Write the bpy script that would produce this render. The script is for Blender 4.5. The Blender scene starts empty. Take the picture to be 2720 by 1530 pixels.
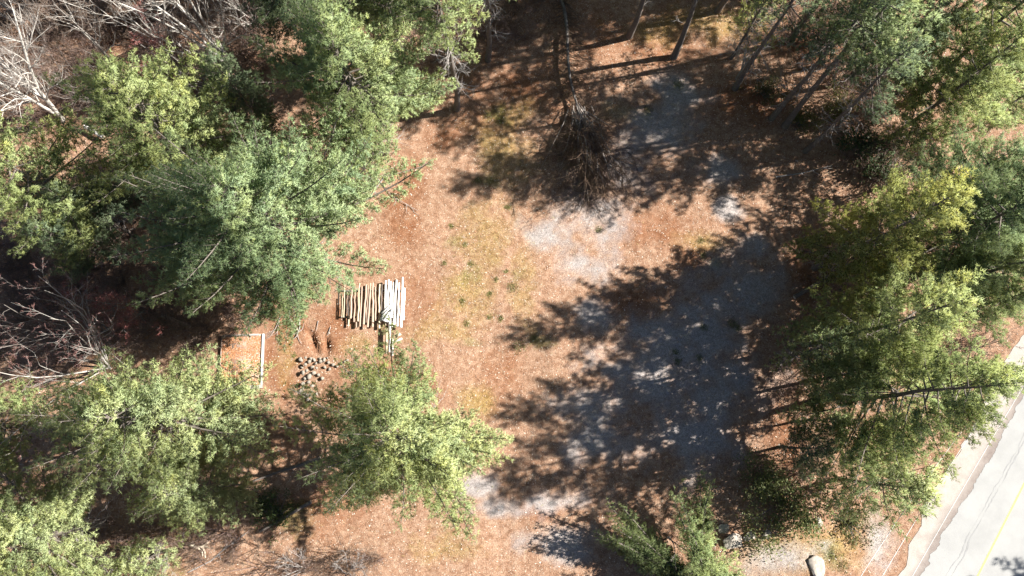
import bpy, math
import numpy as np
from math import radians, sin, cos, pi

# ---------------------------------------------------------------- camera, sky, sun, exposure
S = bpy.context.scene
COL = S.collection
CAM_H = 50.0
F_PX, CX, CY = 1838.0, 1360.0, 765.0           # focal length and centre in photo pixels (2720 wide)
NADIR = (1360.0, 1150.0)
TILT = math.atan((NADIR[1] - CY) / F_PX)
cam_d = bpy.data.cameras.new('camera')
cam_d.sensor_width = 36.0
cam_d.lens = 36.0 * F_PX / 2720.0
cam_d.clip_end = 3000
cam = bpy.data.objects.new('camera', cam_d)
COL.objects.link(cam)
cam.location = (0, 0, CAM_H)
cam.rotation_euler = (TILT, 0, 0)
S.camera = cam

SUN_EL, SUN_AZ = radians(36), math.atan2(0.21, 0.975)      # azimuth measured from +X towards +Y
world = bpy.data.worlds.new('World')
S.world = world
world.use_nodes = True
wn = world.node_tree
wn.nodes.clear()
sky = wn.nodes.new('ShaderNodeTexSky')
sky.sky_type = 'NISHITA'
sky.sun_disc = False
sky.air_density = 0.5
sky.dust_density = 0.3
sky.sun_elevation = SUN_EL
sky.sun_rotation = pi / 2 - SUN_AZ
bg = wn.nodes.new('ShaderNodeBackground')
bg.inputs['Strength'].default_value = 0.05
wo = wn.nodes.new('ShaderNodeOutputWorld')
wn.links.new(sky.outputs[0], bg.inputs[0])
wn.links.new(bg.outputs[0], wo.inputs[0])
sun_d = bpy.data.lights.new('sun', 'SUN')
sun_d.energy = 5.0
sun_d.angle = radians(0.53)
sun_d.color = (1.0, 0.95, 0.87)
sun = bpy.data.objects.new('sun', sun_d)
COL.objects.link(sun)
sun.location = (60, 15, 80)
sun.rotation_euler = (pi / 2 - SUN_EL, 0, SUN_AZ + pi / 2)
S.view_settings.view_transform = 'Standard'
S.view_settings.look = 'None'
S.view_settings.gamma = 1
S.view_settings.use_curve_mapping = False
S.view_settings.exposure = 1.6
S.render.engine = 'CYCLES'
S.cycles.max_bounces = 6
S.cycles.diffuse_bounces = 3
S.cycles.transmission_bounces = 3

# ---------------------------------------------------------------- helpers
CT, ST = cos(TILT), sin(TILT)


def at(px, py, h=0.0):
    """World point at height h seen at photo pixel (px, py)."""
    x, y, z = (px - CX) / F_PX, (CY - py) / F_PX, -1.0
    y, z = y * CT - z * ST, y * ST + z * CT
    t = (CAM_H - h) / -z
    return np.array([x * t, y * t, h])


def setp(o, label=None, cat=None, group=None, kind=None):
    if label: o['label'] = label
    if cat: o['category'] = cat
    if group: o['group'] = group
    if kind: o['kind'] = kind
    return o


def mk_mesh(name, V, faces, mat, tint=None, smooth=False, attrs=None):
    """V (n,3); faces: list of (m,k) index arrays."""
    me = bpy.data.meshes.new(name)
    V = np.asarray(V, np.float32)
    me.vertices.add(len(V))
    me.vertices.foreach_set('co', V.ravel())
    faces = [np.asarray(f, np.int32) for f in faces if len(f)]
    loops = np.concatenate([f.ravel() for f in faces])
    counts = np.concatenate([np.full(len(f), f.shape[1], np.int32) for f in faces])
    starts = np.concatenate([[0], np.cumsum(counts)[:-1]]).astype(np.int32)
    me.loops.add(len(loops))
    me.loops.foreach_set('vertex_index', loops)
    me.polygons.add(len(counts))
    me.polygons.foreach_set('loop_start', starts)
    me.polygons.foreach_set('loop_total', counts)
    if smooth:
        me.polygons.foreach_set('use_smooth', np.ones(len(counts), bool))
    if tint is not None:
        a = me.attributes.new('tint', 'FLOAT', 'POINT')
        a.data.foreach_set('value', np.asarray(tint, np.float32))
    for k, v in (attrs or {}).items():
        a = me.attributes.new(k, 'FLOAT', 'POINT')
        a.data.foreach_set('value', np.asarray(v, np.float32))
    me.update(calc_edges=True)
    me.materials.append(mat)
    return me


def obj(name, me, parent=None, loc=None):
    o = bpy.data.objects.new(name, me)
    COL.objects.link(o)
    if parent is not None: o.parent = parent
    if loc is not None: o.location = loc
    return o


def empty(name, loc, rz=0.0):
    o = bpy.data.objects.new(name, None)
    COL.objects.link(o)
    o.empty_display_size = 0.3
    o.location = loc
    o.rotation_euler = (0, 0, rz)
    return o


def norm(v):
    return v / np.maximum(np.linalg.norm(v, axis=-1, keepdims=True), 1e-9)


def tubes(lines, sides):
    """lines: list of (pts (k,3), radii (k,)); returns V, [quads, caps]."""
    Vs, Fs, off = [], [], 0
    byk = {}
    for p, r in lines:
        byk.setdefault(len(p), []).append((p, r))
    ang = np.arange(sides) * 2 * pi / sides
    for k, ls in byk.items():
        P = np.array([l[0] for l in ls], float)
        R = np.array([l[1] for l in ls], float)
        n = len(ls)
        T = np.empty_like(P)
        T[:, 1:-1] = P[:, 2:] - P[:, :-2]
        T[:, 0] = P[:, 1] - P[:, 0]
        T[:, -1] = P[:, -1] - P[:, -2]
        T = norm(T)
        main = norm(P[:, -1] - P[:, 0])
        ref = np.where(np.abs(main[:, 2:3]) > 0.7, np.array([[1., 0.13, 0]]), np.array([[0.1, 0., 1.]]))[:, None, :]
        A = norm(np.cross(T, np.broadcast_to(ref, T.shape)))
        B = np.cross(T, A)
        ring = P[:, :, None, :] + R[:, :, None, None] * (A[:, :, None, :] * np.cos(ang)[:, None] + B[:, :, None, :] * np.sin(ang)[:, None])
        Vs.append(ring.reshape(-1, 3))
        base = off + (np.arange(n) * k * sides)[:, None, None] + (np.arange(k - 1) * sides)[None, :, None]
        j = np.arange(sides)[None, None, :]
        jn = (j + 1) % sides
        q = np.stack([base + j, base + jn, base + jn + sides, base + j + sides], -1).reshape(-1, 4)
        Fs.append(q)
        off += n * k * sides
    return np.concatenate(Vs), [np.concatenate(Fs)]


def capped(V, quads, sides):
    """add end caps of a single tube"""
    n = len(V)
    caps = np.array([list(range(sides))[::-1], list(range(n - sides, n))])
    return V, quads + [caps]


def join(parts):
    Vs, Fs, off = [], [], 0
    for V, F in parts:
        Vs.append(V)
        Fs += [f + off for f in F]
        off += len(V)
    return np.concatenate(Vs), Fs


def box(cx, cy, cz, sx, sy, sz, rz=0.0):
    v = np.array([[x, y, z] for x in (-1, 1) for y in (-1, 1) for z in (-1, 1)], float) * [sx / 2, sy / 2, sz / 2]
    c, s = cos(rz), sin(rz)
    v = np.stack([v[:, 0] * c - v[:, 1] * s + cx, v[:, 0] * s + v[:, 1] * c + cy, v[:, 2] + cz], 1)
    f = np.array([[0, 1, 3, 2], [4, 6, 7, 5], [0, 4, 5, 1], [2, 3, 7, 6], [0, 2, 6, 4], [1, 5, 7, 3]])
    return v, [f]


# value noise in numpy, for terrain and masks
_nr = np.random.RandomState(11)
_tab = _nr.rand(256, 256)


def vnoise(x, y):
    xi, yi = np.floor(x).astype(int), np.floor(y).astype(int)
    fx, fy = x - xi, y - yi
    fx, fy = fx * fx * (3 - 2 * fx), fy * fy * (3 - 2 * fy)
    g = lambda a, b: _tab[a & 255, b & 255]
    return (g(xi, yi) * (1 - fx) + g(xi + 1, yi) * fx) * (1 - fy) + (g(xi, yi + 1) * (1 - fx) + g(xi + 1, yi + 1) * fx) * fy


def fbm(x, y, s, o=4):
    v, a, t = 0, 1.0, 0
    for i in range(o):
        v = v + a * vnoise(x * s + 17.3 * i, y * s + 9.1 * i)
        t += a
        a *= 0.55
        s *= 2.03
    return v / t


# ---------------------------------------------------------------- materials
class NT:
    def __init__(s, name):
        s.m = bpy.data.materials.new(name)
        s.m.use_nodes = True
        s.t = s.m.node_tree
        s.t.nodes.clear()
        s.out = s.t.nodes.new('ShaderNodeOutputMaterial')

    def n(s, typ, **kw):
        nd = s.t.nodes.new(typ)
        for k, v in kw.items(): setattr(nd, k, v)
        return nd

    def l(s, a, b): s.t.links.new(a, b)

    def noise(s, scale, detail=4, rough=0.6, vec=None):
        nd = s.n('ShaderNodeTexNoise')
        nd.inputs['Scale'].default_value = scale
        nd.inputs['Detail'].default_value = detail
        nd.inputs['Roughness'].default_value = rough
        if vec is not None: s.l(vec, nd.inputs['Vector'])
        return nd.outputs['Fac']

    def ramp(s, fac, stops):
        nd = s.n('ShaderNodeValToRGB')
        el = nd.color_ramp.elements
        while len(el) < len(stops): el.new(0.5)
        for e, (p, c) in zip(el, stops):
            e.position = p
            e.color = (*c, 1) if len(c) == 3 else c
        s.l(fac, nd.inputs[0])
        return nd.outputs[0]

    def mix(s, fac, a, b, mode='MIX'):
        nd = s.n('ShaderNodeMix', data_type='RGBA', blend_type=mode)
        for sock, v in ((nd.inputs[0], fac), (nd.inputs[6], a), (nd.inputs[7], b)):
            if isinstance(v, (int, float)): sock.default_value = v
            elif isinstance(v, tuple): sock.default_value = (*v, 1)
            else: s.l(v, sock)
        return nd.outputs[2]

    def math(s, op, a, b=0.0):
        nd = s.n('ShaderNodeMath', operation=op)
        for sock, v in ((nd.inputs[0], a), (nd.inputs[1], b)):
            if isinstance(v, (int, float)): sock.default_value = v
            else: s.l(v, sock)
        return nd.outputs[0]

    def attr(s, name):
        return s.n('ShaderNodeAttribute', attribute_name=name).outputs['Fac']

    def bsdf(s, color, rough=0.9, spec=0.2, bump=None, dist=0.02, strength=0.6):
        p = s.n('ShaderNodeBsdfPrincipled')
        if isinstance(color, tuple): p.inputs['Base Color'].default_value = (*color, 1)
        else: s.l(color, p.inputs['Base Color'])
        p.inputs['Roughness'].default_value = rough
        p.inputs['Specular IOR Level'].default_value = spec
        if bump is not None:
            b = s.n('ShaderNodeBump')
            b.inputs['Strength'].default_value = strength
            b.inputs['Distance'].default_value = dist
            s.l(bump, b.inputs['Height'])
            s.l(b.outputs[0], p.inputs['Normal'])
        s.l(p.outputs[0], s.out.inputs[0])
        return s.m


def mat_ground():
    m = NT('forest_floor')
    co = m.n('ShaderNodeTexCoord').outputs['Object']
    big = m.noise(0.35, 5, 0.65, co)
    mid = m.noise(2.2, 5, 0.7, co)
    fine = m.noise(13, 4, 0.75, co)
    grit = m.noise(34, 3, 0.8, co)
    lit = m.ramp(mid, [(0.25, (.16, .085, .054)), (0.45, (.28, .168, .112)), (0.62, (.37, .25, .178)), (0.8, (.44, .33, .245))])
    rust = m.ramp(mid, [(0.25, (.13, .052, .026)), (0.5, (.22, .10, .053)), (0.8, (.29, .16, .095))])
    c = m.mix(m.attr('rust'), lit, rust)
    gr = m.ramp(mid, [(0.25, (.17, .115, .035)), (0.5, (.31, .215, .085)), (0.75, (.36, .29, .14))])
    c = m.mix(m.attr('grass'), c, gr)
    green = m.ramp(mid, [(0.3, (.07, .085, .025)), (0.6, (.15, .17, .055)), (0.8, (.24, .23, .09))])
    c = m.mix(m.attr('green'), c, green)
    gv = m.ramp(m.noise(5, 5, 0.7, co), [(0.3, (.23, .222, .225)), (0.5, (.35, .335, .335)), (0.7, (.46, .44, .435))])
    c = m.mix(m.attr('gravel'), c, gv)
    dk = m.ramp(fine, [(0.25, (.38, .35, .33)), (0.5, (1, 1, 1)), (0.75, (1.5, 1.45, 1.38))])
    c = m.mix(1.0, c, dk, 'MULTIPLY')
    dk2 = m.ramp(grit, [(0.3, (.5, .47, .45)), (0.5, (1, 1, 1)), (0.7, (1.5, 1.48, 1.44))])
    c = m.mix(1.0, c, dk2, 'MULTIPLY')
    h = m.math('ADD', fine, m.math('MULTIPLY', grit, 0.6))
    return m.bsdf(c, 1.0, 0.0, h, 0.06, 0.8)


def mat_needles(name, transl=0.4):
    m = NT(name)
    oc = m.n('ShaderNodeObjectInfo').outputs['Color']
    t = m.attr('tint')
    v = m.ramp(t, [(0.0, (.68, .78, .86)), (0.35, (.88, .93, 1.0)), (0.65, (1.06, 1.04, 1.0)), (0.9, (1.2, 1.12, .9)), (1.0, (1.3, 1.12, .8))])
    c = m.mix(1.0, oc, v, 'MULTIPLY')
    d = m.n('ShaderNodeBsdfDiffuse')
    tr = m.n('ShaderNodeBsdfTranslucent')
    m.l(c, d.inputs[0])
    m.l(m.mix(1.0, c, (1.1, 1.1, .98), 'MULTIPLY'), tr.inputs[0])
    mx = m.n('ShaderNodeMixShader')
    mx.inputs[0].default_value = transl
    m.l(d.outputs[0], mx.inputs[1])
    m.l(tr.outputs[0], mx.inputs[2])
    g = m.n('ShaderNodeBsdfGlossy')
    g.inputs['Roughness'].default_value = 0.6
    mg = m.n('ShaderNodeMixShader')
    mg.inputs[0].default_value = 0.03
    m.l(mx.outputs[0], mg.inputs[1])
    m.l(g.outputs[0], mg.inputs[2])
    m.l(mg.outputs[0], m.out.inputs[0])
    return m.m


def mat_bark(name, a, b, scale=6, spec=0.1):
    m = NT(name)
    co = m.n('ShaderNodeTexCoord').outputs['Object']
    n1 = m.noise(scale, 5, 0.7, co)
    c = m.ramp(n1, [(0.3, a), (0.7, b)])
    return m.bsdf(c, 0.9, spec, n1, 0.02, 0.5)


def mat_tinted(name, stops, rough=0.9, transl=0.0, spec=0.1):
    """colour comes from each piece's own tint value"""
    m = NT(name)
    c = m.ramp(m.attr('tint'), stops)
    return m.bsdf(c, rough, spec)


def mat_road():
    m = NT('asphalt_pale')
    co = m.n('ShaderNodeTexCoord').outputs['Object']
    c = m.ramp(m.noise(0.5, 5, 0.6, co), [(0.3, (.30, .30, .296)), (0.7, (.37, .37, .362))])
    d = m.ramp(m.noise(40, 3, 0.8, co), [(0.3, (.86, .86, .86)), (0.7, (1.08, 1.08, 1.08))])
    c = m.mix(1.0, c, d, 'MULTIPLY')
    return m.bsdf(c, 0.95, 0.1)


def mat_shoulder():
    m = NT('gravel_shoulder')
    co = m.n('ShaderNodeTexCoord').outputs['Object']
    a = m.attr('edge_tone')
    c1 = m.ramp(m.noise(1.2, 6, 0.7, co), [(0.3, (.34, .30, .27)), (0.7, (.45, .41, .375))])
    c2 = m.ramp(m.noise(2.5, 6, 0.7, co), [(0.3, (.20, .165, .15)), (0.7, (.27, .235, .215))])
    c = m.mix(a, c1, c2)
    n2 = m.noise(30, 3, 0.8, co)
    d = m.ramp(n2, [(0.3, (.8, .8, .8)), (0.7, (1.12, 1.12, 1.12))])
    c = m.mix(1.0, c, d, 'MULTIPLY')
    return m.bsdf(c, 1.0, 0.0, n2, 0.02, 0.4)


def mat_wood(name, a, b, sc=(3, 30, 30)):
    m = NT(name)
    co = m.n('ShaderNodeTexCoord').outputs['Object']
    mp = m.n('ShaderNodeMapping')
    mp.inputs['Scale'].default_value = sc
    m.l(co, mp.inputs[0])
    n1 = m.noise(1.0, 5, 0.7, mp.outputs[0])
    c = m.ramp(n1, [(0.3, a), (0.7, b)])
    return m.bsdf(c, 0.85, 0.15, n1, 0.005, 0.4)


M = dict(
    ground=mat_ground(),
    needles=mat_needles('pine_needles', 0.48),
    pine_bark=mat_bark('pine_bark', (.10, .085, .075), (.20, .175, .155)),
    dead=mat_bark('dead_wood_grey', (.22, .20, .19), (.42, .39, .37)),
    birch=mat_bark('birch_bark', (.40, .37, .34), (.66, .63, .58), 4),
    greybark=mat_bark('grey_bark', (.13, .115, .105), (.26, .235, .215)),
    palebark=mat_bark('pale_grey_bark', (.30, .28, .26), (.52, .49, .45)),
    twig_red=mat_bark('red_twig', (.22, .11, .10), (.38, .22, .20)),
    twig_brown=mat_bark('brown_twig', (.12, .085, .065), (.24, .18, .14)),
    twig_brush=mat_bark('brush_stems', (.16, .105, .09), (.32, .24, .21)),
    twig_grey=mat_bark('grey_twig', (.20, .175, .16), (.38, .34, .31)),
    brush_dark=mat_bark('dark_brush', (.10, .07, .05), (.24, .165, .12)),
    bud=mat_tinted('red_bud', [(0, (.18, .05, .05)), (1, (.34, .14, .12))]),
    litter=mat_tinted('leaf_litter', [(0, (.20, .09, .05)), (.3, (.36, .2, .12)), (.6, (.56, .44, .34)), (1, (.85, .79, .70))]),
    straw=mat_tinted('dry_grass', [(0, (.22, .15, .05)), (.5, (.42, .33, .16)), (.8, (.34, .33, .12)), (1, (.16, .2, .05))]),
    weed=mat_tinted('green_weed', [(0, (.06, .075, .02)), (.6, (.17, .19, .06)), (1, (.33, .31, .12))]),
    leafy=mat_needles('shrub_leaves', 0.3),
    stone=mat_bark('field_stone', (.17, .15, .125), (.34, .305, .26), 5),
    rock=mat_bark('rock_face', (.24, .21, .18), (.44, .40, .35), 3),
    road=mat_road(), shoulder=mat_shoulder(),
    yellow=mat_bark('yellow_paint', (.54, .51, .14), (.62, .59, .22), 8),
    tar=mat_bark('crack_tar', (.24, .24, .24), (.31, .31, .31), 3),
    pole_brown=mat_wood('peeled_pole_brown', (.30, .21, .16), (.50, .38, .30)),
    pole_tan=mat_wood('peeled_pole_tan', (.40, .32, .22), (.58, .49, .36)),
    pole_white=mat_wood('pole_pale', (.62, .60, .58), (.80, .78, .76)),
    pole_dark=mat_wood('pole_weathered', (.09, .075, .065), (.19, .165, .15)),
    cut=mat_wood('cut_end', (.50, .42, .32), (.66, .58, .46)),
    ply=mat_bark('weathered_plywood', (.36, .24, .18), (.50, .40, .34), 2),
    ply_trim=mat_wood('trim_white', (.66, .64, .62), (.80, .78, .76)),
    trim_grey=mat_wood('trim_grey', (.22, .19, .17), (.36, .32, .30)),
    wire=mat_bark('wire_aluminium', (.62, .62, .62), (.74, .74, .74)),
    wood_pole=mat_bark('utility_pole_wood', (.16, .13, .11), (.28, .24, .2)),
)
RS = np.random.RandomState(5)

# ---------------------------------------------------------------- road geometry lines (x as a function of y)
def line_fn(pix, h=0.0):
    P = np.array([at(a, b, h)[:2] for a, b in pix])
    P = P[np.argsort(P[:, 1])]
    k0 = (P[1] - P[0]) / (P[1, 1] - P[0, 1])
    k1 = (P[-1] - P[-2]) / (P[-1, 1] - P[-2, 1])
    lo = P[0] + k0 * (-260 - P[0, 1])
    hi = P[-1] + k1 * (260 - P[-1, 1])
    P = np.vstack([lo, P, hi])
    return lambda y: np.interp(y, P[:, 1], P[:, 0])


paved_x = line_fn([(2722, 1045), (2650, 1180), (2568, 1318), (2505, 1420), (2452, 1520)])
shoulder_x = line_fn([(2725, 870), (2630, 1040), (2526, 1238), (2455, 1360), (2398, 1500)])
yellow_x = line_fn([(2722, 1280), (2660, 1403), (2596, 1530)])

# ---------------------------------------------------------------- ground
def blob(x, y, px, py, rx, ry, rot=0.0):
    c = at(px, py)
    sx = np.linalg.norm(at(px + rx, py) - c)
    sy = np.linalg.norm(at(px, py + ry) - c)
    dx, dy = x - c[0], y - c[1]
    cr, sr = cos(rot), sin(rot)
    u, v = dx * cr + dy * sr, -dx * sr + dy * cr
    return np.exp(-((u / sx) ** 2 + (v / sy) ** 2))


GRAVEL = [(1560, 560, 130, 130), (1480, 620, 100, 70), (1640, 450, 130, 90), (1740, 330, 150, 100), (1800, 240, 110, 60),
          (1930, 555, 50, 40), (1560, 720, 90, 60), (1580, 840, 70, 60), (1850, 900, 200, 130), (1960, 780, 150, 130), (2010, 660, 60, 60),
          (1720, 1000, 220, 120), (1600, 1070, 160, 80), (1900, 1020, 190, 170), (1850, 1180, 150, 110), (1480, 1335, 130, 45),
          (1330, 1350, 80, 40), (1270, 1290, 70, 40), (1500, 1440, 160, 70), (1900, 450, 90, 50), (1580, 1180, 120, 70), (2330, 1460, 70, 110), (2080, 1480, 120, 50)]
GRASS = [(1260, 640, 110, 170), (1330, 420, 120, 110), (1250, 780, 90, 120), (1390, 760, 60, 140), (1380, 300, 70, 60), (1180, 880, 130, 60),
         (1860, 640, 90, 40), (1650, 300, 80, 40), (1270, 1060, 70, 60), (1200, 1450, 130, 60), (1900, 60, 150, 60), (1730, 80, 120, 60), (2260, 1440, 130, 100), (2120, 1470, 150, 80),
         (960, 910, 50, 40), (760, 960, 40, 60), (2050, 1460, 110, 60)]
RUST = [(1760, 610, 170, 80), (1690, 800, 130, 60), (1080, 560, 80, 200), (1100, 800, 70, 130), (820, 880, 170, 90), (740, 960, 120, 130), (720, 1120, 110, 120), (1000, 1030, 200, 100),
        (1350, 250, 200, 130), (1190, 360, 90, 60), (1850, 680, 130, 60), (1700, 100, 250, 110), (1980, 260, 150, 90), (1330, 1010, 90, 120),
        (1450, 1360, 110, 40), (2150, 700, 90, 160), (850, 1340, 150, 100), (330, 100, 260, 90), (2080, 1150, 70, 160), (2150, 120, 200, 80)]
GREEN = [(1250, 720, 40, 50), (1375, 740, 30, 45), (1330, 290, 50, 50), (1200, 650, 40, 60), (1900, 700, 25, 20), (780, 1370, 90, 60), (690, 1340, 60, 60),
         (2200, 1480, 60, 50), (460, 1520, 60, 30), (1440, 910, 60, 25), (1300, 480, 40, 30), (1250, 910, 60, 20), (1800, 230, 30, 20), (1720, 300, 25, 20)]
TRENCH = [(832, 908, 6, 30, 0.42), (869, 918, 5.5, 20, 0.1), (745, 815, 14, 14, 0.3)]


def ground_z(x, y):
    x, y = np.asarray(x, float), np.asarray(y, float)
    away = np.clip((shoulder_x(y) - 0.6 - x) / 3.0, 0, 1)
    z = away * (0.30 * (fbm(x, y, 0.25, 2) - 0.5) + 0.10 * (fbm(x, y, 1.4, 3) - 0.5))
    flat = np.clip(blob(x, y, 645, 960, 110, 120) * 3, 0, 1) * np.ones_like(z)
    flat = np.maximum(flat, np.clip(blob(x, y, 990, 800, 110, 120) * 3, 0, 1))
    z = z * (1 - flat)
    for px, py, rx, ry, rot in TRENCH:
        z = z - 0.38 * np.clip(blob(x, y, px, py, rx, ry, rot) * 1.4, 0, 1)
    mound = blob(x, y, 1990, 1500, 260, 80) + 0.8 * blob(x, y, 2150, 1480, 120, 90)
    z = z + 0.5 * mound * away
    return z


def mask(x, y, blobs, thr=0.42, soft=0.28, ns=0.55):
    m = np.zeros_like(x)
    for b in blobs: m = np.maximum(m, blob(x, y, *b))
    m = m + (fbm(x, y, 0.55, 5) - 0.5) * ns * 1.3 + (fbm(x + 40, y, 2.6, 3) - 0.5) * 0.45
    return np.clip((m - thr) / soft, 0, 1)


GX0, GX1, GY0, GY1, GS = -46.0, 46.0, -15.0, 37.0, 0.21
xs = np.linspace(GX0, GX1, int((GX1 - GX0) / GS) + 1)
ys = np.linspace(GY0, GY1, int((GY1 - GY0) / GS) + 1)
XX, YY = np.meshgrid(xs, ys)
X, Y = XX.ravel(), YY.ravel()
edge = np.minimum(np.minimum(X - GX0, GX1 - X), np.minimum(Y - GY0, GY1 - Y))
Z = ground_z(X, Y) * np.clip(edge / 2.0, 0, 1)
nx, ny = len(xs), len(ys)
idx = np.arange(nx * ny).reshape(ny, nx)
quads = np.stack([idx[:-1, :-1], idx[:-1, 1:], idx[1:, 1:], idx[1:, :-1]], -1).reshape(-1, 4)
A = dict(gravel=mask(X, Y, GRAVEL, 0.42, 0.55, .9) * 0.82, grass=mask(X, Y, GRASS, 0.43, 0.7, .9) * 0.75, rust=mask(X, Y, RUST, 0.40, 0.7, .9) * .9, green=mask(X, Y, GREEN, 0.5, 0.6, .9) * 0.55)
ring = np.array([[-900, -900, 0], [900, -900, 0], [900, 900, 0], [-900, 900, 0],
                 [GX0, GY0, 0], [GX1, GY0, 0], [GX1, GY1, 0], [GX0, GY1, 0]], float)
n0 = len(X)
rq = np.array([[0, 1, 5, 4], [1, 2, 6, 5], [2, 3, 7, 6], [3, 0, 4, 7]]) + n0
for k in A: A[k] = np.concatenate([A[k], np.zeros(8)])
gme = mk_mesh('ground', np.vstack([np.stack([X, Y, Z], 1), ring]), [quads, rq], M['ground'], smooth=True, attrs=A)
setp(obj('ground', gme), kind='structure')

# ---------------------------------------------------------------- road, shoulder, markings
def strip(y0, y1, step, xl, xr, z, cols=2, edge_tone=None):
    yv = np.arange(y0, y1 + step, step)
    L, R = xl(yv), xr(yv)
    u = np.linspace(0, 1, cols)
    Xs = L[:, None] * (1 - u) + R[:, None] * u
    V = np.stack([Xs, np.repeat(yv[:, None], cols, 1), np.full_like(Xs, z)], -1).reshape(-1, 3)
    i = np.arange(len(yv) * cols).reshape(len(yv), cols)
    q = np.stack([i[:-1, :-1], i[:-1, 1:], i[1:, 1:], i[1:, :-1]], -1).reshape(-1, 4)
    return V, [q], np.tile(u, len(yv))


jag = lambda y, a, s: a * (fbm(y, y * 0 + 3.7, s, 4) - 0.5)
sh_l = lambda y: shoulder_x(y) + jag(y, 0.9, 0.8)
sh_r = lambda y: yellow_x(y) + 6.2
V, F, u = strip(-40, 60, 0.12, sh_l, sh_r, 0.02, 24)
yv = V[:, 1]
d = paved_x(yv) - V[:, 0]
edge_tone = np.clip(1.25 - d / 0.75 + (fbm(V[:, 0], yv, 0.8, 3) - 0.5) * 1.1, 0, 1)  # shoulder gravel gets darker towards the paved edge
setp(obj('road_shoulder', mk_mesh('road_shoulder', V, F, M['shoulder'], attrs=dict(edge_tone=edge_tone))), kind='structure')
pv_l = lambda y: paved_x(y) + jag(y, 0.45, 1.6) + jag(y + 50, 0.25, 6)
pv_r = lambda y: yellow_x(y) + 4.0
V, F, u = strip(-40, 60, 0.06, pv_l, pv_r, 0.03, 3)
road = setp(obj('road', mk_mesh('road', V, F, M['road'])), kind='structure')
V, F, u = strip(-40, 60, 0.5, lambda y: yellow_x(y) - 0.065 + jag(y, 0.03, 2), lambda y: yellow_x(y) + 0.065 + jag(y + 9, 0.03, 2), 0.036)
setp(obj('yellow_line', mk_mesh('yellow_line', V, F, M['yellow']), road))
for i, (fr, sd) in enumerate(((0.47, 1), (0.55, 31))):
    cxl = lambda y: paved_x(y) * (1 - fr) + yellow_x(y) * fr + jag(y + sd, 0.5, 0.7) + jag(y, 0.2, 3)
    w = lambda y: 0.05 * np.clip(fbm(y + sd, y * 0, 1.1, 3) * 3.2 - 1.0, 0.05, 1.3)
    V, F, u = strip(-40, 60, 0.1, lambda y: cxl(y) - w(y), lambda y: cxl(y) + w(y), 0.0345 + 0.0008 * i)
    setp(obj('road_crack', mk_mesh('road_crack', V, F, M['tar']), road))

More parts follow.
